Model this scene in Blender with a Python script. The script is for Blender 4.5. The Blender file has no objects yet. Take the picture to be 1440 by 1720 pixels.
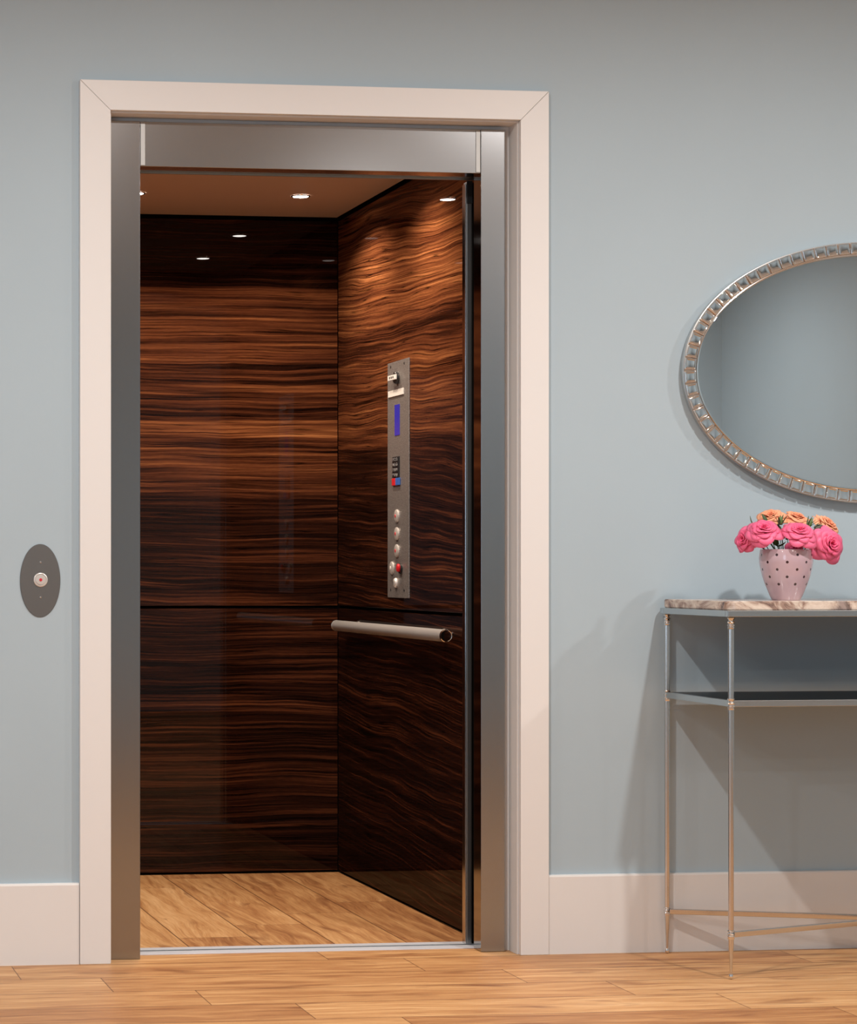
import bpy, bmesh, math, random
from math import sin, cos, pi, atan, tan
from mathutils import Vector, Matrix, Quaternion

random.seed(7)
scn = bpy.context.scene
COL = scn.collection

# ------------------------------------------------------------------ helpers
def mesh_from(bm, name, mats, smooth=False, loc=(0, 0, 0)):
    bmesh.ops.recalc_face_normals(bm, faces=bm.faces[:])
    bmesh.ops.translate(bm, verts=bm.verts[:], vec=[-c for c in loc])
    me = bpy.data.meshes.new(name)
    bm.to_mesh(me); bm.free()
    for m in (mats if isinstance(mats, (list, tuple)) else [mats]):
        me.materials.append(m)
    if smooth:
        for p in me.polygons: p.use_smooth = True
        if smooth != 'all':
            me.set_sharp_from_angle(angle=math.radians(35))
    return me

def obj(name, bm, mats, parent=None, smooth=False, label=None):
    """One mesh object, geometry given in world coordinates."""
    if parent is not None:
        wl = wloc(parent); me = mesh_from(bm, name, mats, smooth, wl)
        o = bpy.data.objects.new(name, me); COL.objects.link(o); o.parent = parent
    else:
        xs = [v.co.x for v in bm.verts]; ys = [v.co.y for v in bm.verts]; zs = [v.co.z for v in bm.verts]
        base = ((min(xs)+max(xs))/2, (min(ys)+max(ys))/2, min(zs))
        me = mesh_from(bm, name, mats, smooth, base)
        o = bpy.data.objects.new(name, me); COL.objects.link(o); o.location = base
    if label: o['label'] = label
    if smooth is True:
        md = o.modifiers.new('normals', 'WEIGHTED_NORMAL'); md.keep_sharp = True; md.weight = 100
    return o

def wloc(o):
    v = Vector(o.location)
    while o.parent is not None:
        o = o.parent; v += Vector(o.location)
    return v

def thing(name, label, cat, loc=(0, 0, 0), group=None):
    o = bpy.data.objects.new(name, None); COL.objects.link(o)
    o.location = loc; o.empty_display_size = .05
    return tag(o, label, cat, group)

def tag(o, label, cat, group=None):
    o['label'] = label; o['category'] = cat
    if group: o['group'] = group
    return o

def struct(name, bm, mats, label=None, smooth=False):
    o = obj(name, bm, mats, None, smooth); o['kind'] = 'structure'
    if label: o['label'] = label
    return o

def box(bm, x0, x1, y0, y1, z0, z1, bev=0, mi=0, seg=2):
    b = bmesh.new()
    bmesh.ops.create_cube(b, size=1)
    bmesh.ops.scale(b, vec=(x1-x0, y1-y0, z1-z0), verts=b.verts[:])
    bmesh.ops.translate(b, vec=((x0+x1)/2, (y0+y1)/2, (z0+z1)/2), verts=b.verts[:])
    if bev:
        bmesh.ops.bevel(b, geom=b.edges[:], offset=bev, segments=seg, profile=.5, affect='EDGES', clamp_overlap=True)
    for f in b.faces: f.material_index = mi
    merge(bm, b)
    return bm

def merge(bm, b, mat=None):
    if mat is not None: bmesh.ops.transform(b, matrix=mat, verts=b.verts[:])
    me = bpy.data.meshes.new('tmp'); b.to_mesh(me); b.free()
    bm.from_mesh(me); bpy.data.meshes.remove(me)

def B(*a, **k):
    return box(bmesh.new(), *a, **k)

def lathe(bm, prof, c, axis='Z', n=32, mi=0, cap=True):
    """prof: list of (radius, height along axis) from c."""
    rings = []
    for r, h in prof:
        ring = []
        for i in range(n):
            a = 2*pi*i/n
            p = (r*cos(a), r*sin(a), h)
            if axis == 'Y': p = (p[0], h, p[1])
            elif axis == 'X': p = (h, p[0], p[1])
            ring.append(bm.verts.new((p[0]+c[0], p[1]+c[1], p[2]+c[2])))
        rings.append(ring)
    for a, b in zip(rings, rings[1:]):
        for i in range(n):
            f = bm.faces.new((a[i], a[(i+1) % n], b[(i+1) % n], b[i])); f.material_index = mi
    if cap:
        for r in (rings[0], rings[-1]):
            f = bm.faces.new(r); f.material_index = mi
    return bm

def L(prof, c, axis='Z', n=32, mi=0, cap=True):
    return lathe(bmesh.new(), prof, c, axis, n, mi, cap)

def tube(bm, pts, rads, n=10, mi=0):
    pts = [Vector(p) for p in pts]
    rings = []
    up = Vector((0, 0, 1))
    for i, p in enumerate(pts):
        t = (pts[min(i+1, len(pts)-1)] - pts[max(i-1, 0)]).normalized()
        a = t.cross(up)
        if a.length < 1e-3: a = t.cross(Vector((0, 1, 0)))
        a.normalize(); b = t.cross(a).normalized()
        r = rads[i] if isinstance(rads, (list, tuple)) else rads
        rings.append([bm.verts.new(p + a*r*cos(2*pi*k/n) + b*r*sin(2*pi*k/n)) for k in range(n)])
    for q, w in zip(rings, rings[1:]):
        for k in range(n):
            f = bm.faces.new((q[k], q[(k+1) % n], w[(k+1) % n], w[k])); f.material_index = mi
    for r in (rings[0], rings[-1]):
        f = bm.faces.new(r); f.material_index = mi
    return bm

def prism(bm, poly, z0, z1, mi=0):
    """vertical prism over an xy polygon"""
    a = [bm.verts.new((x, y, z0)) for x, y in poly]; b = [bm.verts.new((x, y, z1)) for x, y in poly]
    n = len(poly)
    bm.faces.new(a).material_index = mi; bm.faces.new(b).material_index = mi
    for i in range(n):
        bm.faces.new((a[i], a[(i+1) % n], b[(i+1) % n], b[i])).material_index = mi
    return bm

def prism_y(bm, poly, y0, y1, mi=0):
    """prism along Y over an xz polygon"""
    a = [bm.verts.new((x, y0, z)) for x, z in poly]; b = [bm.verts.new((x, y1, z)) for x, z in poly]
    n = len(poly)
    bm.faces.new(a).material_index = mi; bm.faces.new(b).material_index = mi
    for i in range(n):
        bm.faces.new((a[i], a[(i+1) % n], b[(i+1) % n], b[i])).material_index = mi
    return bm

def text_bm(s, size, mat):
    cu = bpy.data.curves.new('t', 'FONT'); cu.body = s; cu.size = size; cu.extrude = size*.02
    cu.align_x = 'CENTER'; cu.align_y = 'CENTER'; cu.resolution_u = 2
    o = bpy.data.objects.new('t', cu); COL.objects.link(o)
    dg = bpy.context.evaluated_depsgraph_get(); dg.update()
    me = bpy.data.meshes.new_from_object(o.evaluated_get(dg))
    b = bmesh.new(); b.from_mesh(me)
    bmesh.ops.transform(b, matrix=mat, verts=b.verts[:])
    bpy.data.objects.remove(o); bpy.data.curves.remove(cu); bpy.data.meshes.remove(me)
    return b

# ------------------------------------------------------------------ node helpers
class N:
    def __init__(s, name):
        s.m = bpy.data.materials.new(name); s.m.use_nodes = True
        s.t = s.m.node_tree; s.b = s.t.nodes['Principled BSDF']
    def node(s, kind, **k):
        n = s.t.nodes.new(kind)
        for a, v in k.items(): setattr(n, a, v)
        return n
    def put(s, inp, v):
        if isinstance(v, bpy.types.NodeSocket): s.t.links.new(v, inp)
        elif v is not None: inp.default_value = v
    def math(s, op, a, b=None, c=None, clamp=False):
        n = s.node('ShaderNodeMath', operation=op, use_clamp=clamp)
        s.put(n.inputs[0], a)
        if b is not None: s.put(n.inputs[1], b)
        if c is not None: s.put(n.inputs[2], c)
        return n.outputs[0]
    def pos(s):
        return s.node('ShaderNodeNewGeometry').outputs['Position']
    def xyz(s, v):
        n = s.node('ShaderNodeSeparateXYZ'); s.put(n.inputs[0], v); return n.outputs
    def comb(s, x, y, z):
        n = s.node('ShaderNodeCombineXYZ')
        for i, v in enumerate((x, y, z)): s.put(n.inputs[i], v)
        return n.outputs[0]
    def noise(s, vec, scale, detail=3, rough=.5, dist=0, out=0, typ='3D', w=None):
        n = s.node('ShaderNodeTexNoise', noise_dimensions=typ)
        s.put(n.inputs['Vector'], vec); n.inputs['Scale'].default_value = scale
        n.inputs['Detail'].default_value = detail; n.inputs['Roughness'].default_value = rough
        n.inputs['Distortion'].default_value = dist
        return n.outputs[out]
    def ramp(s, fac, stops, interp='LINEAR'):
        n = s.node('ShaderNodeValToRGB'); cr = n.color_ramp; cr.interpolation = interp
        while len(cr.elements) < len(stops): cr.elements.new(.5)
        for e, (p, c) in zip(cr.elements, stops):
            e.position = p
            e.color = (c, c, c, 1) if isinstance(c, (int, float)) else (*c, 1)
        s.put(n.inputs[0], fac); return n.outputs[0]
    def mix(s, fac, a, b, mode='MIX'):
        n = s.node('ShaderNodeMix', data_type='RGBA', blend_type=mode)
        s.put(n.inputs[0], fac)
        s.put(n.inputs[6], a if not isinstance(a, tuple) else (*a, 1))
        s.put(n.inputs[7], b if not isinstance(b, tuple) else (*b, 1))
        return n.outputs[2]
    def bump(s, h, strength=.2, dist=.002):
        n = s.node('ShaderNodeBump'); n.inputs['Strength'].default_value = strength
        n.inputs['Distance'].default_value = dist; s.put(n.inputs['Height'], h)
        s.t.links.new(n.outputs[0], s.b.inputs['Normal'])
    def set(s, **k):
        names = dict(col='Base Color', rough='Roughness', metal='Metallic', coat='Coat Weight',
                     coatr='Coat Roughness', emit='Emission Color', estr='Emission Strength',
                     spec='Specular IOR Level', trans='Transmission Weight', ior='IOR', sub='Subsurface Weight', cior='Coat IOR', aniso='Anisotropic')
        for a, v in k.items():
            i = s.b.inputs[names[a]]
            if isinstance(v, tuple) and len(v) == 3: v = (*v, 1)
            s.put(i, v)
        return s

def plain(name, col, rough=.5, metal=0, **k):
    n = N(name); n.set(col=col, rough=rough, metal=metal, **k)
    return n.m

def paint(name, col, rough=.6, bump=.12, var=.04, scale=220):
    n = N(name); p = n.pos()
    v = n.noise(p, 2.2, 2)
    c = n.mix(v, tuple(x*(1-var) for x in col), tuple(min(1, x*(1+var)) for x in col))
    n.set(col=c, rough=rough); n.bump(n.noise(p, scale, 3), bump, .0006)
    return n.m

def walnut(name, axis, bands, seed, wav=.03, curl=.0, coat=.62, uf=2.6):
    """horizontal-grain veneer; bands: (z, tone) list bottom to top, tone 0 dark .. 1 light"""
    n = N(name); o = n.xyz(n.pos())
    u = o[axis]; z = o[2]
    uu = n.math('ADD', u, seed)
    # broad warping of the growth rings
    w1 = n.noise(n.comb(n.math('MULTIPLY', uu, .9), 0, n.math('MULTIPLY', z, 2.0)), 1.6, 2, .5)
    w2 = n.noise(n.comb(n.math('MULTIPLY', uu, uf), 3, n.math('MULTIPLY', z, 7)), 1.5, 3, .5)
    zw = n.math('ADD', z, n.math('MULTIPLY', n.math('SUBTRACT', w1, .5), wav*3))
    zw = n.math('ADD', zw, n.math('MULTIPLY', n.math('SUBTRACT', w2, .5), wav))
    if curl:
        sh = n.math('MULTIPLY', u, -curl); zw = n.math('ADD', zw, sh)
    vec = n.comb(n.math('MULTIPLY', uu, 1.1), 0, n.math('MULTIPLY', zw, 34))
    s1 = n.noise(vec, 1.0, 5, .62, .25)
    vec2 = n.comb(n.math('MULTIPLY', uu, 1.3), 5, n.math('MULTIPLY', zw, 130))
    s2 = n.noise(vec2, 1.0, 3, .6)
    vec3 = n.comb(n.math('MULTIPLY', uu, 40), 7, n.math('MULTIPLY', zw, 900))
    s3 = n.noise(vec3, 1.0, 2, .5)
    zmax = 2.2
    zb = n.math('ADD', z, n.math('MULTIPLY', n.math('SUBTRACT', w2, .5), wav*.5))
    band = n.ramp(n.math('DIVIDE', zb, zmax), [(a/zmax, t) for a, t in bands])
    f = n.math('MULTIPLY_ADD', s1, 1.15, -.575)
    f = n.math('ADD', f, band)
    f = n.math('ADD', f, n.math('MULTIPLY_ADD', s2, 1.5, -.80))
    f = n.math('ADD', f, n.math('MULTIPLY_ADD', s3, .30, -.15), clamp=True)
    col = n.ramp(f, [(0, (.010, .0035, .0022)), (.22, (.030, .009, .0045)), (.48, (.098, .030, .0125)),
                     (.72, (.205, .072, .026)), (1, (.44, .18, .066))])
    # thin dark growth lines
    ln = n.noise(n.comb(n.math('MULTIPLY', uu, .8), 11, n.math('MULTIPLY', zw, 62)), 1.0, 2, .5)
    edge = n.math('ABSOLUTE', n.math('SUBTRACT', n.math('FRACT', n.math('MULTIPLY', ln, 5)), .5))
    dark = n.ramp(edge, [(0, .22), (.10, 1.0)])
    col = n.mix(1, col, dark, 'MULTIPLY')
    n.set(col=col, rough=.42, coat=coat, coatr=.010, cior=1.40, spec=0)
    return n.m

def planks(name, along, across, a0, w, b0, inc, plen, seed):
    """oak planks: lanes of width w across, butt joints every plen along with offset b0+inc*lane"""
    n = N(name); o = n.xyz(n.pos()); al, ac = o[along], o[across]
    q = n.math('DIVIDE', n.math('SUBTRACT', ac, a0), w)
    lane = n.math('FLOOR', q); fr = n.math('SUBTRACT', q, lane)
    s = n.math('DIVIDE', n.math('SUBTRACT', n.math('SUBTRACT', al, b0), n.math('MULTIPLY', lane, inc)), plen)
    bi = n.math('FLOOR', s); bf = n.math('SUBTRACT', s, bi)
    wn = n.node('ShaderNodeTexWhiteNoise', noise_dimensions='3D')
    n.put(wn.inputs[0], n.comb(lane, bi, seed)); rnd = n.xyz(wn.outputs['Color'])
    du = n.math('ADD', al, n.math('MULTIPLY', rnd[0], 17)); dv = n.math('ADD', ac, n.math('MULTIPLY', rnd[1], 9))
    warp = n.noise(n.comb(n.math('MULTIPLY', du, 2.2), n.math('MULTIPLY', dv, 7), 0), 1, 2)
    dvw = n.math('ADD', dv, n.math('MULTIPLY', n.math('SUBTRACT', warp, .5), .09))
    g1 = n.noise(n.comb(n.math('MULTIPLY', du, 2.4), n.math('MULTIPLY', dvw, 30), 0), 1, 5, .6, .5)
    g2 = n.noise(n.comb(n.math('MULTIPLY', du, 9), n.math('MULTIPLY', dvw, 190), 2), 1, 3, .6)
    kn = n.noise(n.comb(n.math('MULTIPLY', du, 3.2), n.math('MULTIPLY', dvw, 15), 4), 1, 3, .55, .6)
    f = n.math('ADD', n.math('MULTIPLY', g1, .66), n.math('MULTIPLY', g2, .34))
    f = n.math('ADD', f, n.math('MULTIPLY_ADD', rnd[2], .16, -.08))
    col = n.ramp(f, [(.26, (.20, .072, .024)), (.42, (.38, .175, .066)), (.55, (.53, .285, .118)), (.72, (.70, .435, .215))])
    streak = n.ramp(kn, [(.60, 0.0), (.72, .75)])
    col = n.mix(streak, col, (.19, .065, .022))
    # joints
    e1 = n.math('MINIMUM', fr, n.math('SUBTRACT', 1, fr)); e1 = n.math('MULTIPLY', e1, w)
    e2 = n.math('MINIMUM', bf, n.math('SUBTRACT', 1, bf)); e2 = n.math('MULTIPLY', e2, plen)
    j = n.math('MAXIMUM', n.math('LESS_THAN', e1, .0020), n.math('LESS_THAN', e2, .0014))
    col = n.mix(n.math('MULTIPLY', j, .78), col, (.10, .035, .012))
    n.set(col=col, rough=.46, spec=.35)
    n.bump(g2, .06, .0008)
    return n.m

def marble(name):
    n = N(name); p = n.pos(); o = n.xyz(p)
    v = n.comb(n.math('ADD', n.math('MULTIPLY', o[0], 1.0), n.math('MULTIPLY', o[2], .8)), n.math('MULTIPLY', o[1], .6), n.math('MULTIPLY', o[2], 1.0))
    a = n.noise(v, 15, 7, .68, 1.6)
    b = n.noise(v, 5, 3, .6, .9)
    col = n.ramp(a, [(.30, (.08, .06, .06)), (.42, (.32, .22, .18)), (.52, (.58, .49, .42)), (.68, (.76, .69, .61))])
    m = n.ramp(b, [(.50, 0.0), (.57, .9)])
    col = n.mix(m, col, n.ramp(a, [(.38, (.055, .045, .048)), (.6, (.30, .235, .22))]))
    n.set(col=col, rough=.18, spec=.5)
    return n.m

def steel(name, col=(.55, .56, .57), rough=.3, grain=0.0):
    n = N(name); p = n.pos()
    g = n.noise(p, 700, 2, .6)
    n.set(col=n.mix(g, tuple(c*.93 for c in col), col), metal=1.0,
          rough=n.math('ADD', rough, n.math('MULTIPLY', g, .04)))
    if grain: n.bump(n.noise(p, 900, 2), grain, .0004)
    return n.m

# ------------------------------------------------------------------ materials
M = {}
M['wall'] = paint('blue_grey_wall_paint', (.385, .482, .545), .62)
M['wall2'] = paint('blue_grey_wall_paint_matt', (.385, .482, .545), .7)
M['ceil'] = paint('white_ceiling_paint', (.80, .79, .77), .75)
M['trim'] = paint('white_trim_paint', (.735, .728, .722), .42, .06, .01, 300)
M['oak_hall'] = planks('oak_planks_hall', 0, 1, 5.343, .1935, .10, -.195, 1.01, 3.0)
M['oak_cab'] = planks('oak_planks_cab', 1, 0, 1.221, .197, 6.32, .205, 1.0, 8.0)
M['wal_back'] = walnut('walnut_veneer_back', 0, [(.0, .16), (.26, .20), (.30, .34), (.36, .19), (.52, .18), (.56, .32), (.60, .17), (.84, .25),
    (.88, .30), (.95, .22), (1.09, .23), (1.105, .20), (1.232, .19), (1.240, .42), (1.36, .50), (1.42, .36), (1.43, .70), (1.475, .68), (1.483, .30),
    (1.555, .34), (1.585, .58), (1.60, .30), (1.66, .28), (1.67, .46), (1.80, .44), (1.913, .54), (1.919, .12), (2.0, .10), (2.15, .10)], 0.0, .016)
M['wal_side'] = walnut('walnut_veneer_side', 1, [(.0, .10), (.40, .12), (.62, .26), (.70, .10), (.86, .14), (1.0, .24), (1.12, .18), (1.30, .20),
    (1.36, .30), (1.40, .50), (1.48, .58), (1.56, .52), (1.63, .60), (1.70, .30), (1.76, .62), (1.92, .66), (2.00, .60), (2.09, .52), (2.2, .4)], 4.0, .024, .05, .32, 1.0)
M['black'] = plain('black_recess', (.004, .0035, .0035), .9, spec=.05)
M['blackp'] = plain('black_plastic', (.015, .016, .018), .35)
M['cabceil'] = plain('tan_ceiling_laminate', (.70, .565, .47), .5)
M['steel'] = steel('brushed_steel', (.36, .37, .385), .19)
M['steel_pol'] = steel('polished_steel_edge', (.62, .61, .60), .12)
M['strip'] = steel('header_highlight_metal', (.46, .455, .445), .50)  # bright metal for the added strips that imitate header highlights
M['steel_side'] = steel('mirror_steel_return', (.42, .42, .42), .07)
M['steel_post'] = steel('grey_anodised_metal', (.42, .45, .46), .32)
M['sill'] = plain('aluminium_sill', (.62, .65, .72), .45, .25)
M['rail'] = plain('satin_handrail_steel', (.80, .79, .78), .28, .62)
_n = N('stainless_faceplate'); _g = _n.noise(_n.pos(), 330, 2, .7)
_n.set(col=_n.ramp(_g, [(.3, (.13, .12, .118)), (.7, (.46, .435, .425))]), metal=.55, rough=.42); M['plate'] = _n.m
M['chrome'] = steel('chrome', (.82, .81, .80), .10)
M['nickel'] = steel('polished_nickel', (.66, .65, .64), .14)
M['nickel_flat'] = steel('nickel_frame_metal', (.56, .60, .62), .24)
M['btn'] = plain('pale_metal_button', (.66, .64, .62), .3, .35)
M['white'] = plain('white_plastic', (.80, .79, .77), .4)
M['ink'] = plain('black_ink', (.02, .02, .02), .5)
M['digit'] = plain('white_digit_ink', (.75, .75, .75), .5)
M['lcd'] = plain('blue_lcd', (.025, .02, .22), .2, emit=(.03, .03, .5), estr=.35)
M['redk'] = plain('red_button_plastic', (.70, .02, .03), .3)
M['bluek'] = plain('blue_button_plastic', (.04, .15, .55), .3)
M['redl'] = plain('red_indicator', (.60, .03, .05), .3)
M['oval'] = steel('dark_satin_metal_plate', (.20, .205, .205), .45)
M['mirror'] = plain('mirror_glass', (.84, .86, .87), .004, 1.0)
M['tile'] = plain('bevelled_mirror_tile', (.86, .87, .88), .05, 1.0)
M['brass'] = steel('warm_silver_frame', (.66, .52, .42), .22)
M['mframe'] = steel('silver_mirror_edge', (.60, .60, .59), .30)
M['marble'] = marble('veined_marble')
M['darkglass'] = plain('dark_glass_shelf', (.006, .007, .008), .35, 0, spec=.12)
M['pinkglaze'] = N('pink_ceramic_glaze').set(rough=.12, spec=.6).m
_n = N('pink_ceramic_glaze'); _p = _n.pos()
_n.set(col=_n.mix(_n.noise(_p, 14, 3), (.47, .335, .385), (.57, .42, .465)), rough=.12, coat=.6, coatr=.05); M['pinkglaze'] = _n.m
_o = _n.xyz(_n.node('ShaderNodeTexCoord').outputs['Object'])
_q = _n.math('DIVIDE', _n.math('SUBTRACT', _o[2], .0400), .01825)
_r = _n.math('ROUND', _q)
_dh = _n.math('MULTIPLY', _n.math('SUBTRACT', _q, _r), .01825)
_odd = _n.math('MODULO', _n.math('ADD', _r, 10), 2)
_ang = _n.math('ARCTAN2', _o[1], _o[0])
_a = _n.math('ADD', _n.math('DIVIDE', _n.math('SUBTRACT', _ang, math.radians(-90-25+25)), pi/4), _n.math('MULTIPLY', _odd, .5))
_fa = _n.math('SUBTRACT', _a, _n.math('ROUND', _a))
_rad = _n.math('SQRT', _n.math('ADD', _n.math('MULTIPLY', _o[0], _o[0]), _n.math('MULTIPLY', _o[1], _o[1])))
_dx = _n.math('MULTIPLY', _n.math('MULTIPLY', _fa, pi/4), _rad)
_d2 = _n.math('ADD', _n.math('MULTIPLY', _dx, _dx), _n.math('MULTIPLY', _dh, _dh))
_in = _n.math('LESS_THAN', _d2, .0034**2)
_in = _n.math('MULTIPLY', _in, _n.math('MULTIPLY', _n.math('GREATER_THAN', _o[2], .031), _n.math('LESS_THAN', _o[2], .122)))
_n.set(col=_n.mix(_in, _n.b.inputs['Base Color'].links[0].from_socket, (.045, .02, .025)))

def petal_mat(name, base, tip, deep):
    n = N(name); a = n.node('ShaderNodeAttribute', attribute_name='pv')
    f = a.outputs['Fac']
    v = n.noise(n.pos(), 160, 2)
    c = n.ramp(f, [(0, deep), (.45, base), (1, tip)])
    c = n.mix(n.math('MULTIPLY', v, .2), c, base)
    n.set(col=c, rough=.5, sub=.15)
    n.b.inputs['Subsurface Radius'].default_value = (.01, .004, .003)
    return n.m
M['pink'] = petal_mat('pink_rose_petal', (.78, .060, .18), (.88, .19, .36), (.42, .010, .045))
M['orange'] = petal_mat('orange_rose_petal', (.80, .26, .14), (.90, .46, .26), (.68, .12, .06))
M['leafg'] = plain('rose_leaf_green', (.045, .085, .03), .45)
M['budg'] = plain('bud_green', (.10, .17, .05), .5)
M['budgrey'] = plain('bud_grey_green', (.14, .15, .11), .5)
M['stem'] = plain('stem_green', (.05, .10, .03), .5)

def lamp_mat(name, col, s):
    return plain(name, (.8, .8, .8), .5, 0, emit=col, estr=s)
M['lens'] = lamp_mat('downlight_lens_glow', (1, .93, .86), 55)
M['lens_hall'] = lamp_mat('hall_downlight_glow', (1, .92, .84), 12)

# ------------------------------------------------------------------ room shell (hall)
RX0, RX1, RY0, YW, HC = -2.6, 5.62, -1.05, 5.948, 2.78
struct('floor', B(RX0-.1, RX1+.1, RY0-.1, 6.053, -.06, 0), M['oak_hall'], 'honey oak plank floor of the hall')
struct('ceiling', B(RX0-.1, RX1+.1, RY0-.1, 6.153, HC, HC+.08), M['ceil'], 'white painted hall ceiling')
OX0, OX1, OZ = .9725, 2.0435, 2.1535       # door opening
FX0 = .980
bm = bmesh.new()
prism_y(bm, [(RX0, 0), (OX0, 0), (OX0, OZ), (OX1, OZ), (OX1, 0), (RX1, 0), (RX1, HC), (RX0, HC)], YW, YW+.20)
struct('wall_back', bm, M['wall'], 'blue grey painted wall around the elevator doorway')
struct('wall_left', B(RX0-.1, RX0, RY0, YW+.2, 0, HC), M['wall2'], 'blue grey side wall left of the hall')
struct('wall_right', B(RX1, RX1+.1, RY0, YW+.2, 0, HC), M['wall2'], 'blue grey side wall right of the hall, seen in the oval mirror')
WX0, WX1, WZ0, WZ1 = -2.45, -.75, .55, 2.35    # unseen window added behind the camera for cool fill light
bm = bmesh.new()
box(bm, RX0, WX0, RY0-.12, RY0, 0, HC); box(bm, WX1, RX1, RY0-.12, RY0, 0, HC)
box(bm, WX0, WX1, RY0-.12, RY0, 0, WZ0); box(bm, WX0, WX1, RY0-.12, RY0, WZ1, HC)
struct('wall_front', bm, M['wall2'], 'blue grey wall opposite the elevator')
bm = bmesh.new()
for x in (WX0, (WX0*2+WX1)/3, (WX0+WX1*2)/3, WX1): box(bm, x-.025, x+.025, RY0-.09, RY0-.03, WZ0, WZ1, .004)
for z in (WZ0, WZ1): box(bm, WX0, WX1, RY0-.09, RY0-.03, z-.025, z+.025, .004)
struct('fill_window_1', bm, M['trim'], 'unseen white framed window added opposite the elevator for fill light')

# baseboards and casing
BY = 5.934
def baseboard(name, x0, x1, lab):
    bm = bmesh.new()
    poly = [(BY, 0), (YW+.0, 0), (YW+.0, .2045), (BY+.006, .2045), (BY+.0015, .2030), (BY, .1995)]
    a = [bm.verts.new((x0, y, z)) for y, z in poly]; b = [bm.verts.new((x1, y, z)) for y, z in poly]
    bm.faces.new(a); bm.faces.new(b)
    for i in range(len(poly)): bm.faces.new((a[i], a[(i+1) % len(poly)], b[(i+1) % len(poly)], b[i]))
    return struct(name, bm, M['trim'], lab)
CX0, CX1, CZ = .8945, 2.1190, 2.2290
baseboard('baseboard_left', RX0, CX0-.0012, 'white flat baseboard left of the elevator door')
baseboard('baseboard_right', CX1+.0012, RX1, 'white flat baseboard behind the console table')
CY = 5.930
g = .0006
def cas(name, poly, lab):
    bm = bmesh.new(); prism_y(bm, poly, CY, YW)
    bmesh.ops.bevel(bm, geom=bm.edges[:], offset=.0012, segments=2, profile=.5, affect='EDGES')
    return struct(name, bm, M['trim'], lab)
cas('trim_1', [(CX0, 0), (OX0, 0), (OX0, OZ-g), (CX0, CZ-g)], 'white left side casing of the elevator doorway')
cas('trim_2', [(CX1, 0), (OX1, 0), (OX1, OZ-g), (CX1, CZ-g)], 'white right side casing of the elevator doorway')
cas('trim_3', [(CX0, CZ+g-g), (OX0, OZ), (OX1, OZ), (CX1, CZ)], 'white head casing above the elevator doorway')
bm = bmesh.new()
box(bm, OX0, OX0+.004, YW+.0005, 6.10, 0, OZ-.004); box(bm, OX1-.004, OX1, YW+.0005, 6.10, 0, OZ-.004)
box(bm, OX0, OX1, YW+.0005, 6.10, OZ-.004, OZ)
box(bm, FX0-.0035, FX0+.0, 6.014, 6.049, 0, OZ-.004); box(bm, OX1-.0205, OX1-.004, 6.014, 6.049, 0, OZ-.004)  # recessed filler added so the gap beside the steel looks lighter
box(bm, OX0+.004, OX1-.0205, 6.014, 6.049, 2.1386, OZ-.004)
struct('trim_4', bm, M['trim'], 'white jamb lining inside the doorway, with filler added to lighten the gap')

# ------------------------------------------------------------------ elevator door frame
fr = thing('elevator_door_frame', 'brushed steel elevator door frame standing inside the white casing', 'door frame', (1.508, 6.02, 0))
FX0, FXa, FXb, FX1, FZ, FH = .980, 1.059, 1.957, 2.022, 2.1385, 2.024
YF = 5.990
def column(x0, x1):
    return (lambda o: ([setattr(p, 'material_index', 1) for p in o.data.polygons if abs(p.normal.x) > .9], o)[1])(obj('side_column', B(x0, x1, YF, 6.050, .0005, FZ, .0016, seg=3), [M['steel'], M['steel_side']], fr, True))
column(FX0, FXa); column(FXb, FX1)
bm = bmesh.new()
box(bm, FXa+.0006, FXb-.0006, YF+.003, 6.049, FH, FZ-.0005, .0012, seg=3)
obj('header', bm, M['steel'], fr, True)
for a in (FXa+.0010, FXb-.0130):  # strips added to imitate the highlights at both header ends
    obj('end_highlight', B(a, a+.0120, YF+.0012, YF+.0029, FH+.002, FZ-.003, .0008, seg=3), M['strip'], fr, True, 'added bright strip standing in for the highlight at the header end')
bm = bmesh.new()
box(bm, FXa, FXb, 6.052, 6.092, FH+.004, FH+.05)
box(bm, FXa, FXb+.03, 6.094, 6.100, FH-.001, FH+.05)
obj('door_track', bm, [M['steel_post']], fr, label='dark grey sliding track under the header')
bm = B(FXa-.01, FXb+.045, 6.0495, 6.1515, FH+.052, 2.1475)
obj('header_soffit', bm, M['black'], fr)

# black blocks added around the cab front to stop light leaks
bm = bmesh.new()
box(bm, .93, 1.036, 6.055, 6.155, 0, 2.148); box(bm, 2.024, 2.10, 6.055, 6.155, 0, 2.148)
box(bm, .93, 2.10, 6.055, 6.155, 2.15, 2.2)
struct('light_seal', bm, M['black'], 'black blocks added between the door frame and the cab to keep light out')

sill = thing('door_sill', 'silver grooved aluminium door sill across the elevator threshold', 'door sill', (1.52, 6.10, 0))
bm = bmesh.new()
box(bm, 1.037, 2.023, 6.0535, 6.099, -.02, .0022, .0006); box(bm, 1.037, 2.023, 6.1040, 6.1545, -.02, .0026, .0006)
box(bm, 1.037, 2.023, 6.099, 6.1040, -.02, -.004)
obj('tread', bm, M['sill'], sill)
obj('guide_rib', B(1.037, 2.023, 6.1032, 6.1039, -.003, .0046), M['steel_post'], sill, label='thin grey guide line along the sill')

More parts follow.
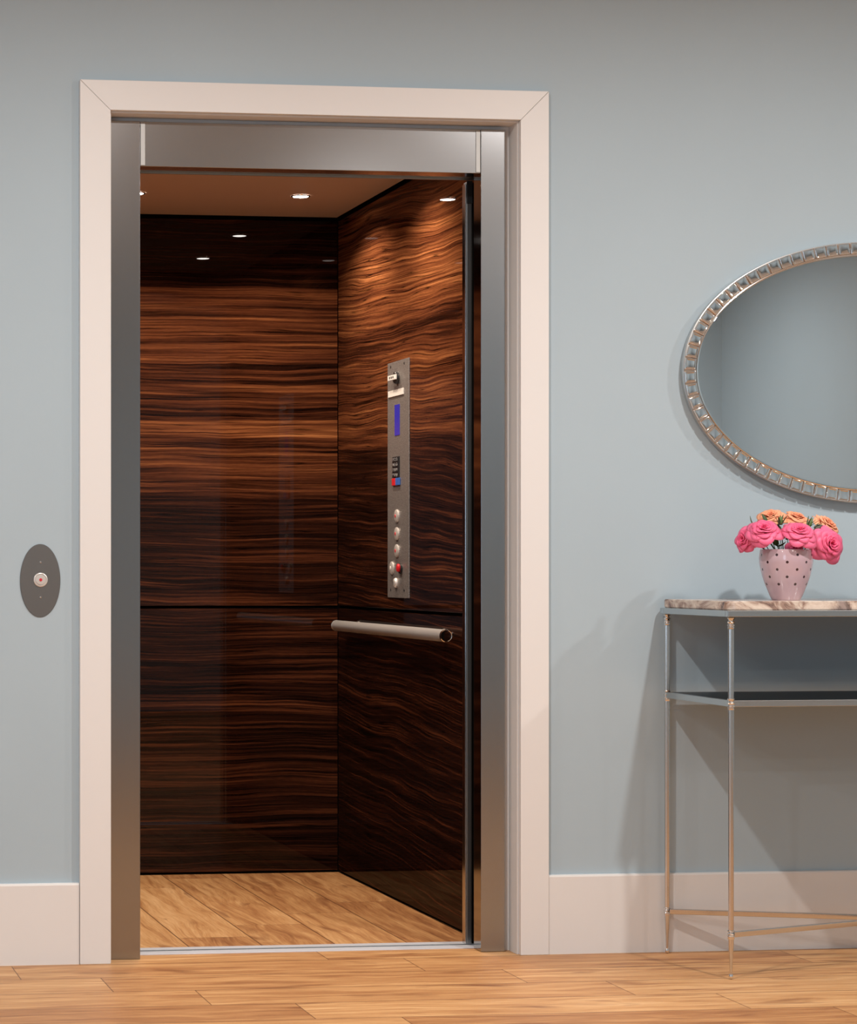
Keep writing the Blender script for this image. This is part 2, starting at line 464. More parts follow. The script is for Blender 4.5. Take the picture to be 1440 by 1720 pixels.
door = thing('elevator_door', 'slim dark grey edge of the retracted elevator door at the right jamb', 'elevator door', (1.961, 6.11, .0022))
obj('leading_edge', B(1.9545, 1.9685, 6.102, 6.128, .003, FH-.004, .0015), M['steel_post'], door, True)
obj('side_strip', B(1.9515, 1.9543, 6.104, 6.130, .003, FH-.010, .0006), M['steel_pol'], door, label='bright polished metal strip')
obj('guide_block', B(1.9538, 1.9695, 6.099, 6.1015, FH-.062, FH-.002, .0008), M['blackp'], door, label='black plastic guide at the top')
bm = bmesh.new()
for k in range(5):
    box(bm, 1.974+k*.009, 1.981+k*.009, 6.103, 6.150, .004, FH-.006)
obj('folded_panel', bm, M['black'], door)

# ------------------------------------------------------------------ cab
X0, X1, Y0, Y1, ZC = 1.046, 2.006, 6.156, 7.622, 2.1465
cab = thing('elevator_cab', 'elevator cab lined with glossy dark walnut veneer panels', 'elevator cab', (1.526, 6.89, 0))
bm = bmesh.new()
box(bm, X0-.05, X1+.05, Y1+.010, Y1+.05, -.05, ZC+.05)
box(bm, X0-.05, X0-.010, Y0, Y1+.010, -.05, ZC+.05)
box(bm, X1+.010, X1+.05, Y0, Y1+.010, -.05, ZC+.05)
box(bm, X0-.05, X1+.05, Y0, Y1+.05, ZC+.012, ZC+.05)
obj('cab_shell', bm, M['black'], cab, label='black recess behind the panel joints')
obj('cab_floor', B(X0-.008, X1+.008, Y0, Y1+.008, -.04, 0), M['oak_cab'], cab, label='oak plank floor with planks running front to back')
obj('cab_ceiling', B(X0+.006, X1-.006, Y0, Y1-.006, ZC, ZC+.010), M['cabceil'], cab, label='tan flat ceiling')
GZ0, GZ1 = .8655, .8750
T = .009
def panel(name, x0, x1, y0, y1, z0, z1, m):
    return obj(name, B(x0, x1, y0, y1, z0, z1, .0008), m, cab)
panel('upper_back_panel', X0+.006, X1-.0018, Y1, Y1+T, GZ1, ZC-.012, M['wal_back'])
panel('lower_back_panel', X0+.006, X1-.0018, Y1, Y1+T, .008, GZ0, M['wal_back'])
panel('upper_side_panel', X1, X1+T, Y0, Y1-.0018, GZ1, ZC-.012, M['wal_side'])
panel('lower_side_panel', X1, X1+T, Y0, Y1-.0018, .008, GZ0, M['wal_side'])
panel('upper_side_panel', X0-T, X0, Y0, Y1-.0018, GZ1, ZC-.012, M['wal_side'])
panel('lower_side_panel', X0-T, X0, Y0, Y1-.0018, .008, GZ0, M['wal_side'])

# cab downlights
def area(name, loc, r, power, col, parent=None, spread=180, rot=(0, 0, 0), shape='DISK', sy=None):
    l = bpy.data.lights.new(name, 'AREA'); l.shape = shape; l.size = r
    if sy: l.size_y = sy
    l.energy = power; l.color = col; l.spread = math.radians(spread)
    o = bpy.data.objects.new(name, l); COL.objects.link(o)
    o.location = loc; o.rotation_euler = rot
    if parent: o.parent = parent
    return o

def downlight(loc, r, group, label, lens, power, col, spread=180):
    d = thing('downlight', label, 'ceiling light', loc, group)
    x, y, z = loc
    obj('trim_ring', L([(r*1.0, -.0012), (r*1.05, -.0035), (r*1.2, -.0035), (r*1.28, -.0003)], loc, n=40, cap=False), M['chrome'], d, True)
    obj('lens', L([(r*.98, -.0005), (r*.98, -.0030), (r*.7, -.0042)], loc, n=40), lens, d, True, 'glowing white lens')
    area('lamp', (0, 0, -.006), r*1.9, power, col, d, spread)
    return d
CABP = 5.0
WARM = (1.0, .80, .62)
for x, y, lab in ((1.772, 7.184, 'small round downlight in the cab ceiling near the right panel wall, plainly in view'),
                  (1.257, 7.188, 'small round downlight at the left of the cab ceiling, half behind the left steel column'),
                  (1.768, 6.577, 'small round downlight in the front right of the cab ceiling, hidden by the header'),
                  (1.257, 6.577, 'small round downlight in the front left of the cab ceiling, hidden by the header')):
    downlight((x, y, ZC), .0235, 'downlights in the cab ceiling', lab, M['lens'], CABP, WARM, 138)

# handrail
hr = thing('handrail', 'satin steel tubular handrail on the walnut right wall of the cab', 'handrail', (1.967, 6.9, .813))
RXc, RZ, RR = 1.967, .8125, .0172
obj('rail', L([(RR, 6.325), (RR, 7.497)], (RXc, 0, RZ), 'Y', 40), M['rail'], hr, True)
for y, s in ((6.325, -1), (7.497, 1)):
    obj('end_cap', L([(RR*1.02, -.003*s), (RR*1.02, .003*s), (RR*.92, .005*s), (RR*.86, .0042*s), (RR*.3, .0046*s)], (RXc, y, RZ), 'Y', 40), M['chrome'], hr, True)
for y in (6.46, 7.36):
    obj('bracket', L([(.007, 0), (.007, X1-RXc-.004), (.016, X1-RXc-.004), (.016, X1-RXc-.0003)], (RXc, y, RZ), 'X', 24), M['rail'], hr, True)

# control panel on the right wall; local u = -Y (right in view), v = Z, out = -X
PX = X1
cp = thing('control_panel', 'tall narrow stainless control panel with buttons on the cab side wall', 'control panel', (PX, 6.912, 1.263))
obj('faceplate', B(PX-.0035, PX-.0002, 6.7990, 7.0245, .9090, 1.6170, .0012), M['plate'], cp, True)
PF = PX-.0035
def rotm(y, z, x=None):
    # text frame: right -> -Y, up -> Z, normal -> -X
    m = Matrix(((0, 0, -1, (PF if x is None else x)), (-1, 0, 0, y), (0, 1, 0, z), (0, 0, 0, 1)))
    return m
kn = obj('key_switch', L([(.0185, 0), (.0185, -.008), (.0165, -.011)], (PF, 6.915, 1.5665), 'X', 32), M['blackp'], cp, True, 'round black key switch')
bm = B(PF-.0165, PF-.0112, 6.887, 6.967, 1.5595, 1.5745, .0008)
obj('switch_tag', bm, M['white'], kn, label='white tag across the switch')
b2 = bmesh.new()
for i in range(3):
    merge(b2, text_bm('lllll'[:5], .010, rotm(6.945-.018*i, 1.567, PF-.0167)))
obj('tag_marks', b2, M['ink'], kn)
lb = obj('name_plate', B(PF-.0030, PF-.0002, 6.8500, 7.0105, 1.5125, 1.5315, .0006), M['white'], cp, label='white oblong plate')
lc = obj('display', B(PF-.0012, PF-.0002, 6.8935, 6.9455, 1.3945, 1.4865, .0004), M['lcd'], cp, label='dark blue lcd strip')
kp = obj('keypad', B(PF-.0030, PF-.0002, 6.8935, 6.9640, 1.2685, 1.3310, .0006), M['blackp'], cp, True, 'black keypad')
keys = ['123', '456', '789', '*0#']
for rI, row in enumerate(keys):
    for cI, ch in enumerate(row):
        y = 6.952-.0195*cI-.003; z = 1.3225-.0155*rI
        b = B(PF-.0042, PF-.0028, y-.0075, y+.0075, z-.0062, z+.0062, .0005)
        merge(b, (lambda t: ([setattr(f, 'material_index', 1) for f in t.faces], t)[1])(text_bm(ch, .0125, rotm(y, z, PF-.0044))))
        obj('key', b, [M['blackp'], M['digit']], kp)
obj('door_button', B(PF-.0045, PF-.0002, 6.9295, 6.9650, 1.2450, 1.2670, .0012), M['redk'], cp, True, 'red square button')
obj('call_button', B(PF-.0045, PF-.0002, 6.8865, 6.9270, 1.2450, 1.2670, .0012), M['bluek'], cp, True, 'blue square button')
def fbutton(y, z, label, centre):
    b = obj('floor_button', L([(.0195, 0), (.0195, -.0035), (.0165, -.0055), (.0065, -.0062)], (PF, y, z), 'X', 32), M['btn'], cp, True, label)
    obj('indicator', L([(.0056, -.0060), (.0050, -.0072), (.002, -.0076)], (PF, y, z), 'X', 20), centre, b, True)
fbutton(6.920, 1.1535, 'round chrome button with red centre', M['redl'])
fbutton(6.920, 1.1003, 'round chrome button with red centre', M['redl'])
fbutton(6.920, 1.0495, 'round chrome button with red centre', M['redl'])
fbutton(6.972, .9980, 'round chrome button with pale centre', M['white'])
eb = obj('alarm_collar', L([(.0160, 0), (.0160, -.004), (.014, -.006)], (PF, 6.879, .9960), 'X', 32), M['blackp'], cp, True, 'black collar of the stop button')
obj('stop_button', L([(.0115, -.006), (.0125, -.010), (.0100, -.013), (.003, -.014)], (PF, 6.879, .9985), 'X', 32), M['redk'], eb, True, 'red stop button')
ks = obj('key_lock', L([(.0150, 0), (.0150, -.004), (.0125, -.008), (.006, -.010)], (PF, 6.9295, .9535), 'X', 32), M['btn'], cp, True)
obj('keyhole', B(PF-.0108, PF-.0098, 6.9275, 6.9315, .9485, .9585), M['ink'], ks)
for y, z in ((6.990, .9320), (6.8475, .9320), (6.990, 1.604), (6.8475, 1.604)):
    obj('screw', L([(.0042, 0), (.0042, -.0006), (.003, -.0010)], (PF, y, z), 'X', 16), M['blackp'], cp, True)

# ------------------------------------------------------------------ oval call station
cs = thing('call_station', 'dark oval metal call plate with a round button left of the doorway', 'call button', (.7955, YW, .967))
def ellipse_plate(bm, cx, cz, a, b, y_back, prof, n=96, mi=0, cap=True):
    rings = []
    for dr, h in prof:
        rings.append([bm.verts.new((cx+(a+dr)*cos(2*pi*i/n), y_back-h, cz+(b+dr)*sin(2*pi*i/n))) for i in range(n)])
    for p, q in zip(rings, rings[1:]):
        for i in range(n): bm.faces.new((p[i], p[(i+1) % n], q[(i+1) % n], q[i])).material_index = mi
    if cap:
        for rr in (rings[0], rings[-1]): bm.faces.new(rr).material_index = mi
    return bm
SX, SZ = .7955, .9668
obj('cover_plate', ellipse_plate(bmesh.new(), SX, SZ, .0513, .0920, YW-.0003, [(0, 0), (0, .0015), (-.0008, .0024)]), M['oval'], cs, True)
yb = YW-.0027
bt = obj('button', L([(.0178, 0), (.0178, -.0018), (.0160, -.0030), (.0150, -.0030), (.0142, -.0012), (.0124, -.0012), (.0118, -.0034), (.0060, -.0040)], (SX+.0008, yb, SZ+.0018), 'Y', 48), M['btn'], cs, True, 'ringed chrome push button')
obj('indicator', L([(.0040, -.0040), (.0034, -.0050), (.0010, -.0053)], (SX+.0008, yb, SZ+.0018), 'Y', 20), M['redl'], bt, True, 'red light')
for z in (SZ+.0465, SZ-.0420):
    obj('screw', L([(.0024, 0), (.0022, -.0012), (.0012, -.0016)], (SX+.0008, yb, z), 'Y', 16), M['chrome'], cs, True)

# ------------------------------------------------------------------ oval wall mirror
MX, MZ, MA, MB_ = 2.998, 1.511, .519, .343
mr = thing('oval_mirror', 'large oval wall mirror edged with small sparkling glass squares', 'mirror', (MX, YW, MZ))
MYB = YW-.0005
bm = ellipse_plate(bmesh.new(), MX, MZ, MA, MB_, MYB, [(-.004, 0), (-.001, .004), (0, .010), (0, .022), (-.003, .0235)], 160)
obj('frame', bm, [M['mframe']], mr, True)
MW = .031
bm = ellipse_plate(bmesh.new(), MX, MZ, MA-.002, MB_-.002, MYB-.0240, [(0, 0), (0, .0010)], 160)
obj('tile_bed', bm, M['brass'], mr, True, 'warm metal strip behind the tiles')
bm = ellipse_plate(bmesh.new(), MX, MZ, MA-MW-.003, MB_-MW-.003, MYB-.0250, [(.002, 0), (.002, .0016), (-.004, .0030)], 160)
obj('glass', bm, M['mirror'], mr, True, 'silvered mirror glass')
bm = ellipse_plate(bmesh.new(), MX, MZ, MA-MW-.001, MB_-MW-.001, MYB-.0250, [(0, 0), (.0005, .0050), (-.0016, .0056), (-.0028, .0045), (-.0028, 0)], 160, cap=False)
obj('inner_bead', bm, M['chrome'], mr, True)
# tiles spaced evenly along the centre line of the border
am, bmn = MA-MW/2-.001, MB_-MW/2-.001
pts = [(am*cos(2*pi*i/2000), bmn*sin(2*pi*i/2000)) for i in range(2001)]
cum = [0]
for p, q in zip(pts, pts[1:]): cum.append(cum[-1]+math.hypot(q[0]-p[0], q[1]-p[1]))
NT = 80
def tile_mesh(ln, wd):
    bm = bmesh.new()
    # pillow: square base, sloped facets, slightly domed top
    def ring(sx, sz, y):
        return [bm.verts.new((x*sx, y, z*sz)) for x, z in ((-1, -1), (1, -1), (1, 1), (-1, 1))]
    rs = [ring(ln/2, wd/2, 0), ring(ln/2, wd/2, -.0035), ring(ln/2*.90, wd/2*.92, -.0060), ring(ln/2*.62, wd/2*.66, -.0046)]
    for a, b in zip(rs, rs[1:]):
        for i in range(4): bm.faces.new((a[i], a[(i+1) % 4], b[(i+1) % 4], b[i]))
    bm.faces.new(rs[-1]); bm.faces.new(rs[0])
    return bm
ln = cum[-1]/NT - .0030
bmt = tile_mesh(ln, MW-.0012)
bmesh.ops.bevel(bmt, geom=bmt.edges[:], offset=.0009, segments=2, profile=.5, affect='EDGES', clamp_overlap=True)
tile_me = mesh_from(bmt, 'border_tile', M['tile'], True)
j = 0
for k in range(NT):
    s = (k+.5)*cum[-1]/NT
    while cum[j+1] < s: j += 1
    x, z = pts[j]; x2, z2 = pts[(j+1) % 2000]
    ang = math.atan2(z2-z, x2-x)
    o = bpy.data.objects.new('border_tile', tile_me); COL.objects.link(o); o.parent = mr
    o.location = (x, -.0005-.0250, z)
    o.rotation_euler = (0, -ang, 0)

# ------------------------------------------------------------------ console table
TX0, TX1, TYF, TYB = 2.431, 3.541, 5.521, 5.915
tb = thing('console_table', 'slim nickel console table with marble top against the wall', 'console table', ((TX0+TX1)/2, (TYF+TYB)/2, 0))
def round_rect(x0, x1, y0, y1, r, n=8):
    out = []
    for cx, cy, a0 in ((x1-r, y1-r, 0), (x0+r, y1-r, pi/2), (x0+r, y0+r, pi), (x1-r, y0+r, 1.5*pi)):
        for i in range(n+1):
            a = a0+pi/2*i/n; out.append((cx+r*cos(a), cy+r*sin(a)))
    return out
def slab(poly_fn, prof):
    bm = bmesh.new(); rings = []
    for off, z in prof:
        rings.append([bm.verts.new((x, y, z)) for x, y in poly_fn(off)])
    n = len(rings[0])
    for a, b in zip(rings, rings[1:]):
        for i in range(n): bm.faces.new((a[i], a[(i+1) % n], b[(i+1) % n], b[i]))
    bm.faces.new(rings[0]); bm.faces.new(rings[-1])
    return bm
fx0, fx1, fy0, fy1 = TX0-.014, TX1+.014, TYF-.015, TYB+.014
top = slab(lambda o: round_rect(fx0+.003-o, fx1-.003+o, fy0+.004-o, fy1-.002+o*.2, .028), [(-.002, .8955), (.0005, .8985), (.0005, .9150), (-.0015, .9180)])
obj('marble_top', top, M['marble'], tb, True, 'veined beige and grey marble top')
def frame_bm(x0, x1, y0, y1, z0, z1, w):
    bm = bmesh.new()
    box(bm, x0, x1, y0, y0+w, z0, z1, .0010); box(bm, x0, x1, y1-w, y1, z0, z1, .0010)
    box(bm, x0, x0+w, y0+w, y1-w, z0, z1, .0010); box(bm, x1-w, x1, y0+w, y1-w, z0, z1, .0010)
    return bm
obj('top_frame', frame_bm(fx0, fx1, fy0, fy1, .8800, .8953, .016), M['nickel_flat'], tb)
sf = obj('shelf_frame', frame_bm(TX0-.005, TX1+.005, TYF-.005, TYB+.005, .6615, .6770, .012), M['nickel_flat'], tb)
obj('shelf', B(TX0+.0075, TX1-.0075, TYF+.0075, TYB-.0075, .6700, .6768), M['darkglass'], sf, label='dark glass shelf panel')
def fluted(bm, cx, cy, z0, z1, r0, r1, n=48, fl=8):
    rings = []
    for t in range(7):
        z = z0+(z1-z0)*t/6; r = r0+(r1-r0)*t/6
        rings.append([bm.verts.new((cx+r*(1-.13*abs(cos(fl/2*2*pi*i/n))**3)*cos(2*pi*i/n), cy+r*(1-.13*abs(cos(fl/2*2*pi*i/n))**3)*sin(2*pi*i/n), z)) for i in range(n)])
    for a, b in zip(rings, rings[1:]):
        for i in range(n): bm.faces.new((a[i], a[(i+1) % n], b[(i+1) % n], b[i]))
    bm.faces.new(rings[0]); bm.faces.new(rings[-1])
    return bm
def leg(cx, cy):
    bm = bmesh.new()
    R = .0068
    fluted(bm, cx, cy, .6800, .8500, R, R); fluted(bm, cx, cy, .1180, .6560, R*.93, R)
    lathe(bm, [(R*.98, .0985), (R*.85, .075), (R*.62, .045), (R*.50, .020), (R*.42, .013)], (cx, cy, 0), n=24)
    o = obj('leg', bm, M['nickel'], tb, True)
    def collar(zt, zb):
        h = zt-zb; b = bmesh.new()
        P = [(.55, 0), (1.15, .02), (1.22, .08), (1.22, .16), (1.05, .19), (1.05, .22), (1.30, .26), (1.36, .31), (1.30, .36), (1.05, .39), (1.0, .43),
             (1.22, .48), (1.38, .55), (1.22, .62), (.95, .66), (.88, .72), (1.0, .78), (1.22, .82), (1.34, .88), (1.22, .95), (.55, 1.0)]
        lathe(b, [(R*a, zb+h*t) for a, t in P], (cx, cy, 0), n=28)
        obj('collar', b, M['chrome'], o, True)
    collar(.8797, .8500); collar(.6830, .6535); collar(.1200, .0975)
    f = bmesh.new()
    lathe(f, [(.0015, .0003), (.0042, .0018), (.0056, .0058), (.0048, .0105), (.0030, .0135)], (cx, cy, 0), n=20)
    obj('foot', f, M['chrome'], o, True)
for cx in (TX0, TX1):
    for cy in (TYF, TYB): leg(cx, cy)
mx, my = (TX0+TX1)/2, (TYF+TYB)/2
def bar(p, q, z0, z1, w):
    d = Vector((q[0]-p[0], q[1]-p[1])); n = Vector((-d.y, d.x)).normalized()*w/2
    bm = bmesh.new()
    prism(bm, [(p[0]+n.x, p[1]+n.y), (q[0]+n.x, q[1]+n.y), (q[0]-n.x, q[1]-n.y), (p[0]-n.x, p[1]-n.y)], z0, z1)
    bmesh.ops.bevel(bm, geom=bm.edges[:], offset=.0015, segments=2, profile=.5, affect='EDGES')
    return bm
e = .006
for sx, cx in ((1, TX0), (-1, TX1)):
    for sy, cy in ((1, TYF), (-1, TYB)):
        obj('stretcher', bar((cx+sx*.0055, cy+sy*.0022), (mx-sx*.016, my-sy*.006), .1020, .1155, .012), M['nickel'], tb, True)
obj('stretcher_hub', L([(.02, .100), (.024, .103), (.024, .1150), (.02, .1175)], (mx, my, 0), n=32), M['nickel'], tb, True)

# ------------------------------------------------------------------ vase
VX, VY, VZ = 2.6455, 5.68, .9182
prof = [(.0335, 0), (.0350, .0015), (.0400, .012), (.0455, .026), (.0520, .042), (.0575, .058), (.0618, .076), (.0650, .094), (.0655, .106), (.0640, .1185), (.0632, .1255),
        (.0622, .1270), (.0608, .1258), (.0612, .1180), (.0620, .104), (.0590, .076), (.0500, .045), (.0320, .010)]
def vrad(h):
    for (r0, h0), (r1, h1) in zip(prof[:11], prof[1:11]):
        if h0 <= h <= h1: return r0+(r1-r0)*(h-h0)/(h1-h0)
    return .06
bm = L(prof, (VX, VY, VZ), n=96)
vz = tag(obj('vase', bm, M['pinkglaze'], None, True), 'pink ceramic vase with dark polka dots on the console table', 'vase')
# ------------------------------------------------------------------ roses
def rose_bloom(R, seed, npet=34):
    """bloom opening along +Z, centre at origin; returns bmesh with vertex layer pv"""
    rnd = random.Random(seed)
    bm = bmesh.new(); lay = bm.verts.layers.float.new('pv')
    for i in range(npet):
        s = i/(npet-1)
        phi = i*2.399963+rnd.uniform(-.2, .2)
        op = s**1.15                      # 0 tight .. 1 open
        lean = math.radians(4+78*op+rnd.uniform(-4, 4))
        rb = R*(.03+.16*s)                # distance of petal root from axis
        H = R*(.52+.42*s)*rnd.uniform(.94, 1.05)
        half = math.radians(75 - 30*s)*rnd.uniform(.9, 1.08)
        z0 = -R*.42*s - R*.02
        nu, nv = 10, 9
        grid = []
        p1, p2 = rnd.uniform(0, 6), rnd.uniform(0, 6)
        for v in range(nv+1):
            t = v/nv; row = []
            for u in range(nu+1):
                w = -1+2*u/nu
                # petal outline narrows at root and rounds at the tip
                tt = t*(1-.20*abs(w)**2.4)
                ww = w*half*(.35+.65*sin(min(1, t*1.35)*pi/2))
                # profile bends outward as it rises
                b1 = lean*(.25+.75*tt)
                rr = rb + H*tt*sin(b1)*.86 + R*.10*tt
                zz = z0 + H*tt*cos(b1*.92)*1.02 + R*.10*op*sin(tt*pi)
                curl = max(0, tt-.80)/.20
                rr += R*.10*curl*curl*(1+.4*sin(w*3+p1)) * (.5+op)
                zz -= R*.11*curl*curl*(.35+op)
                rr += R*.022*sin(w*5+p1)*tt*tt; zz += R*.030*sin(w*4+p2)*tt*tt
                # spiral overlap
                rr += R*.035*w*(1-.3*op)
                a = phi+ww
                vt = bm.verts.new((rr*cos(a), rr*sin(a), zz)); vt[lay] = min(1, max(0, .15+.85*tt*(.55+.45*s)))
                row.append(vt)
            grid.append(row)
        for v in range(nv):
            for u in range(nu):
                bm.faces.new((grid[v][u], grid[v][u+1], grid[v+1][u+1], grid[v+1][u]))
    return bm

def orient(direction, roll=0):
    q = Vector(direction).normalized().to_track_quat('Z', 'Y')
    return q.to_matrix().to_4x4() @ Matrix.Rotation(roll, 4, 'Z')

def petal_obj(name, bm, mat, parent):
    o = obj(name, bm, mat, parent, 'all')
    md = o.modifiers.new('thick', 'SOLIDIFY'); md.thickness = .0006; md.offset = 0
    return o

def leaflet(bm, base, d, ln, wd, roll=0):
    m = Matrix.Translation(base) @ orient(d, roll)
    b = bmesh.new(); g = []
    for i in range(7):
        t = i/6; w = wd*sin(pi*min(1, t*.94+.04))**.8*(1-.25*t)
        g.append([b.verts.new((w*x, abs(x)*w*.35-.3*ln*t*t*.5, ln*t)) for x in (-1, -.5, 0, .5, 1)])
    for p, q in zip(g, g[1:]):
        for k in range(4): b.faces.new((p[k], p[k+1], q[k+1], q[k]))
    merge(bm, b, m)

def stem_pts(c, d):
    c = Vector(c); d = Vector(d).normalized()
    foot = Vector((VX+(c.x-VX)*-.10, VY+(c.y-VY)*-.1, VZ+.03))
    neck = Vector((VX+(c.x-VX)*.42, VY+(c.y-VY)*.42, VZ+.118))
    rr = math.hypot(neck.x-VX, neck.y-VY)
    if rr > .05: neck.x = VX+(neck.x-VX)*.05/rr; neck.y = VY+(neck.y-VY)*.05/rr
    e = c-d*.014
    return [foot, neck, neck.lerp(e, .55)+Vector((0, 0, .004)), e]

def rose(c, d, R, mat, label, group, seed, npet=34):
    t = thing('rose', label, 'flower', c, group)
    bm = rose_bloom(R, seed, npet)
    M4 = Matrix.Translation(c) @ orient(d, seed*.7)
    bmesh.ops.transform(bm, matrix=M4, verts=bm.verts[:])
    petal_obj('petals', bm, mat, t)
    b = bmesh.new(); tube(b, stem_pts(c, d), [.0020, .0018, .0018, .0022], 8)
    obj('stem', b, M['stem'], t, True)
    b = bmesh.new(); dd = Vector(d).normalized(); side = dd.orthogonal().normalized()
    for k in range(5):
        a = 2*pi*k/5; s = (Matrix.Rotation(a, 3, dd) @ side)
        leaflet(b, Vector(c)-dd*R*.46, (s*.9-dd*.25), R*.62, R*.13, 0)
    o = obj('sepals', b, M['leafg'], t, True)
    md = o.modifiers.new('thick', 'SOLIDIFY'); md.thickness = .0005; md.offset = 0
    return t
PG, OG = 'pink roses in the vase', 'orange roses in the vase'
rose((2.574, 5.652, 1.090), (-.30, -.70, .85), .0410, M['pink'], 'pink rose at the left of the bouquet, facing up and left', PG, 1)
rose((2.655, 5.630, 1.0850), (-.05, -.70, .90), .0410, M['pink'], 'pink rose at the front centre of the bouquet, above the vase rim', PG, 2)
rose((2.738, 5.640, 1.0570), (.22, -.93, .15), .0430, M['pink'], 'pink rose at the right, drooping over the vase rim', PG, 3)
rose((2.548, 5.700, 1.0700), (-.90, -.35, .18), .0330, M['pink'], 'small pink rose peeking out at the far left of the bouquet', PG, 4, 26)
rose((2.648, 5.634, 1.0520), (-.05, -.80, -.50), .0220, M['pink'], 'small pink bloom hanging at the rim under the centre rose', PG, 5, 16)
rose((2.626, 5.725, 1.1240), (-.30, -.45, .85), .0350, M['orange'], 'orange rose at the back left, highest of the bouquet', OG, 6, 30)
rose((2.692, 5.725, 1.1200), (.15, -.45, .88), .0370, M['orange'], 'orange rose at the back centre between two green buds', OG, 7, 30)
rose((2.768, 5.715, 1.1040), (.45, -.55, .62), .0380, M['orange'], 'orange rose at the back right above the drooping pink rose', OG, 8, 30)

def bud(c, d, ln, r, mat, label, group):
    t = thing('rose_bud', label, 'flower bud', c, group)
    b = bmesh.new()
    lathe(b, [(r*.35, 0), (r*.85, ln*.15), (r, ln*.38), (r*.8, ln*.62), (r*.42, ln*.84), (r*.08, ln)], (0, 0, 0), n=16)
    bmesh.ops.transform(b, matrix=Matrix.Translation(c) @ orient(d), verts=b.verts[:])
    o = obj('bud', b, mat, t, True)
    b = bmesh.new(); dd = Vector(d).normalized(); side = dd.orthogonal().normalized()
    for k in range(4):
        s = Matrix.Rotation(2*pi*k/4, 3, dd) @ side
        leaflet(b, Vector(c)+s*r*.6, (dd+s*.38), ln*1.15, r*.42)
    o = obj('sepals', b, M['leafg'], t, True)
    md = o.modifiers.new('thick', 'SOLIDIFY'); md.thickness = .0005; md.offset = 0
    c2 = Vector(c)+dd*.010
    b = bmesh.new(); tube(b, stem_pts(c2, dd), [.0014, .0013, .0013, .0016], 8)
    obj('stem', b, M['stem'], t, True)
BG = 'rose buds in the vase'
bud((2.6235, 5.665, 1.1060), (-.05, -.15, 1), .024, .0068, M['budg'], 'upright green rose bud in front of the back left orange rose', BG)
bud((2.6960, 5.665, 1.1000), (.42, -.1, .9), .026, .0055, M['budg'], 'slender green rose bud leaning right above the centre rose', BG)
bud((2.7110, 5.660, 1.0960), (.85, -.2, .45), .022, .0074, M['budgrey'], 'grey green rose bud pointing right beside the right orange rose', BG)

# foliage sprigs rising from the vase
def sprig(label, base, tips, seed):
    rnd = random.Random(seed)
    t = thing('leaf_sprig', label, 'foliage', base, 'leaf sprigs in the vase')
    b = bmesh.new(); lf = bmesh.new()
    for (tx, ty, tz) in tips:
        p = Vector((tx, ty, tz)); nk = Vector((VX+(tx-VX)*.5, VY+(ty-VY)*.5, VZ+.12))
        tube(b, [Vector(base), nk, p], [.0012, .0011, .0007], 6)
        dd = (p-nk).normalized()
        leaflet(lf, p, dd, .026, .008, rnd.uniform(0, 6))
        for k in range(2):
            s = Vector((rnd.uniform(-1, 1), rnd.uniform(-1, .2), rnd.uniform(-.3, .5)))
            leaflet(lf, nk.lerp(p, .7), dd*.4+s, .024, .008, rnd.uniform(0, 6))
    obj('twig', b, M['stem'], t, True)
    o = obj('leaves', lf, M['leafg'], t, True)
    md = o.modifiers.new('thick', 'SOLIDIFY'); md.thickness = .0005; md.offset = 0
sprig('dark leaves between the left and centre pink roses', (VX-.005, VY, VZ+.03), [(2.606, 5.655, 1.060), (2.612, 5.665, 1.085), (2.598, 5.69, 1.11)], 1)
sprig('dark leaves between the centre and right pink roses', (VX+.005, VY, VZ+.03), [(2.698, 5.655, 1.060), (2.705, 5.66, 1.085), (2.70, 5.69, 1.07)], 2)
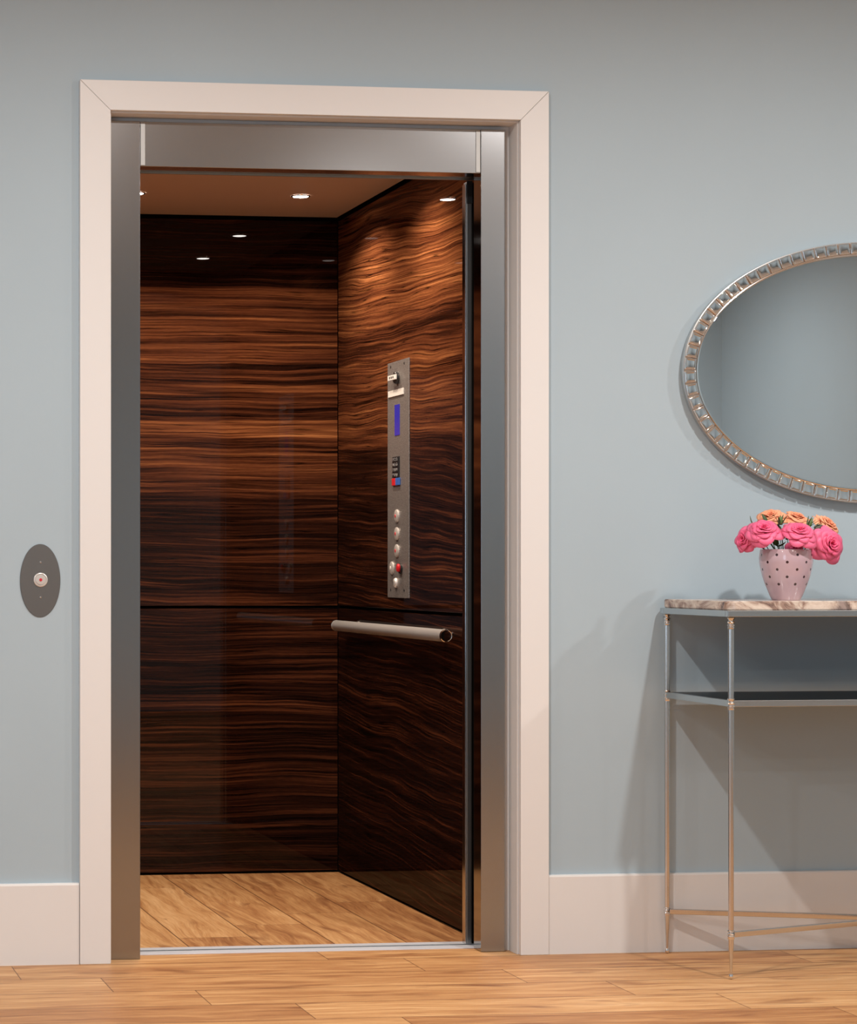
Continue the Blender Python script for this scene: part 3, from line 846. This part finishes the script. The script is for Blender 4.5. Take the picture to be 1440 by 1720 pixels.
sprig('dark leaves at the back of the bouquet under the orange roses', (VX, VY+.01, VZ+.03), [(2.66, 5.70, 1.085), (2.64, 5.71, 1.09), (2.575, 5.71, 1.105)], 3)

# ------------------------------------------------------------------ hall lights
HP = 38
HW = (1.0, .94, .885)
for x, y, p, lab in ((.92, 4.22, 1, 'round hall ceiling downlight in front of the elevator door'),
               (2.73, 4.22, 1, 'round hall ceiling downlight in front of the console table'), (4.50, 4.22, .9, 'round hall ceiling downlight farthest right in the near row'),
               (-1.65, 4.22, .75, 'unseen ceiling downlight added at the far left to fill the left wall'), (-.9, 1.6, .8, 'unseen ceiling downlight added at the back left as fill'), (3.0, .9, .5, 'unseen ceiling downlight added at the back middle as fill'),  # far left and back row lamps are added fill for the walls
               (4.45, -.05, .55, 'unseen ceiling downlight added at the back right to light the mirrored corner')):
    downlight((x, y, HC), .048, 'downlights in the hall ceiling', lab, M['lens_hall'], HP*p, HW, 170)
area('window_fill', ((WX0+WX1)/2, RY0-.02, (WZ0+WZ1)/2), WX1-WX0, 26, (.62, .80, 1.0), None, 180, (-pi/2, 0, pi), 'RECTANGLE', WZ1-WZ0)  # cool fill light added at the unseen window
wd = bpy.data.worlds.new('sky'); scn.world = wd; wd.use_nodes = True
wd.node_tree.nodes['Background'].inputs[0].default_value = (.60, .75, 1, 1)
wd.node_tree.nodes['Background'].inputs[1].default_value = .8

# ------------------------------------------------------------------ camera
cam = bpy.data.cameras.new('camera'); co = bpy.data.objects.new('camera', cam); COL.objects.link(co)
co.location = (0, 0, 1.0)
th = atan(502/4000)
co.rotation_euler = (pi/2, 0, -th)
cam.sensor_fit = 'VERTICAL'; cam.sensor_height = 24; cam.lens = 24*4000/1720
cam.shift_x = (720-35)/1720; cam.shift_y = (953-860)/1720
cam.clip_start = .05
scn.camera = co
scn.view_settings.view_transform = 'Standard'; scn.view_settings.look = 'None'
scn.view_settings.gamma = 1; scn.view_settings.use_curve_mapping = False
scn.view_settings.exposure = 0.11
scn.cycles.use_denoising = True
scn.cycles.max_bounces = 10; scn.cycles.diffuse_bounces = 5; scn.cycles.glossy_bounces = 6
scn.cycles.sample_clamp_indirect = 8
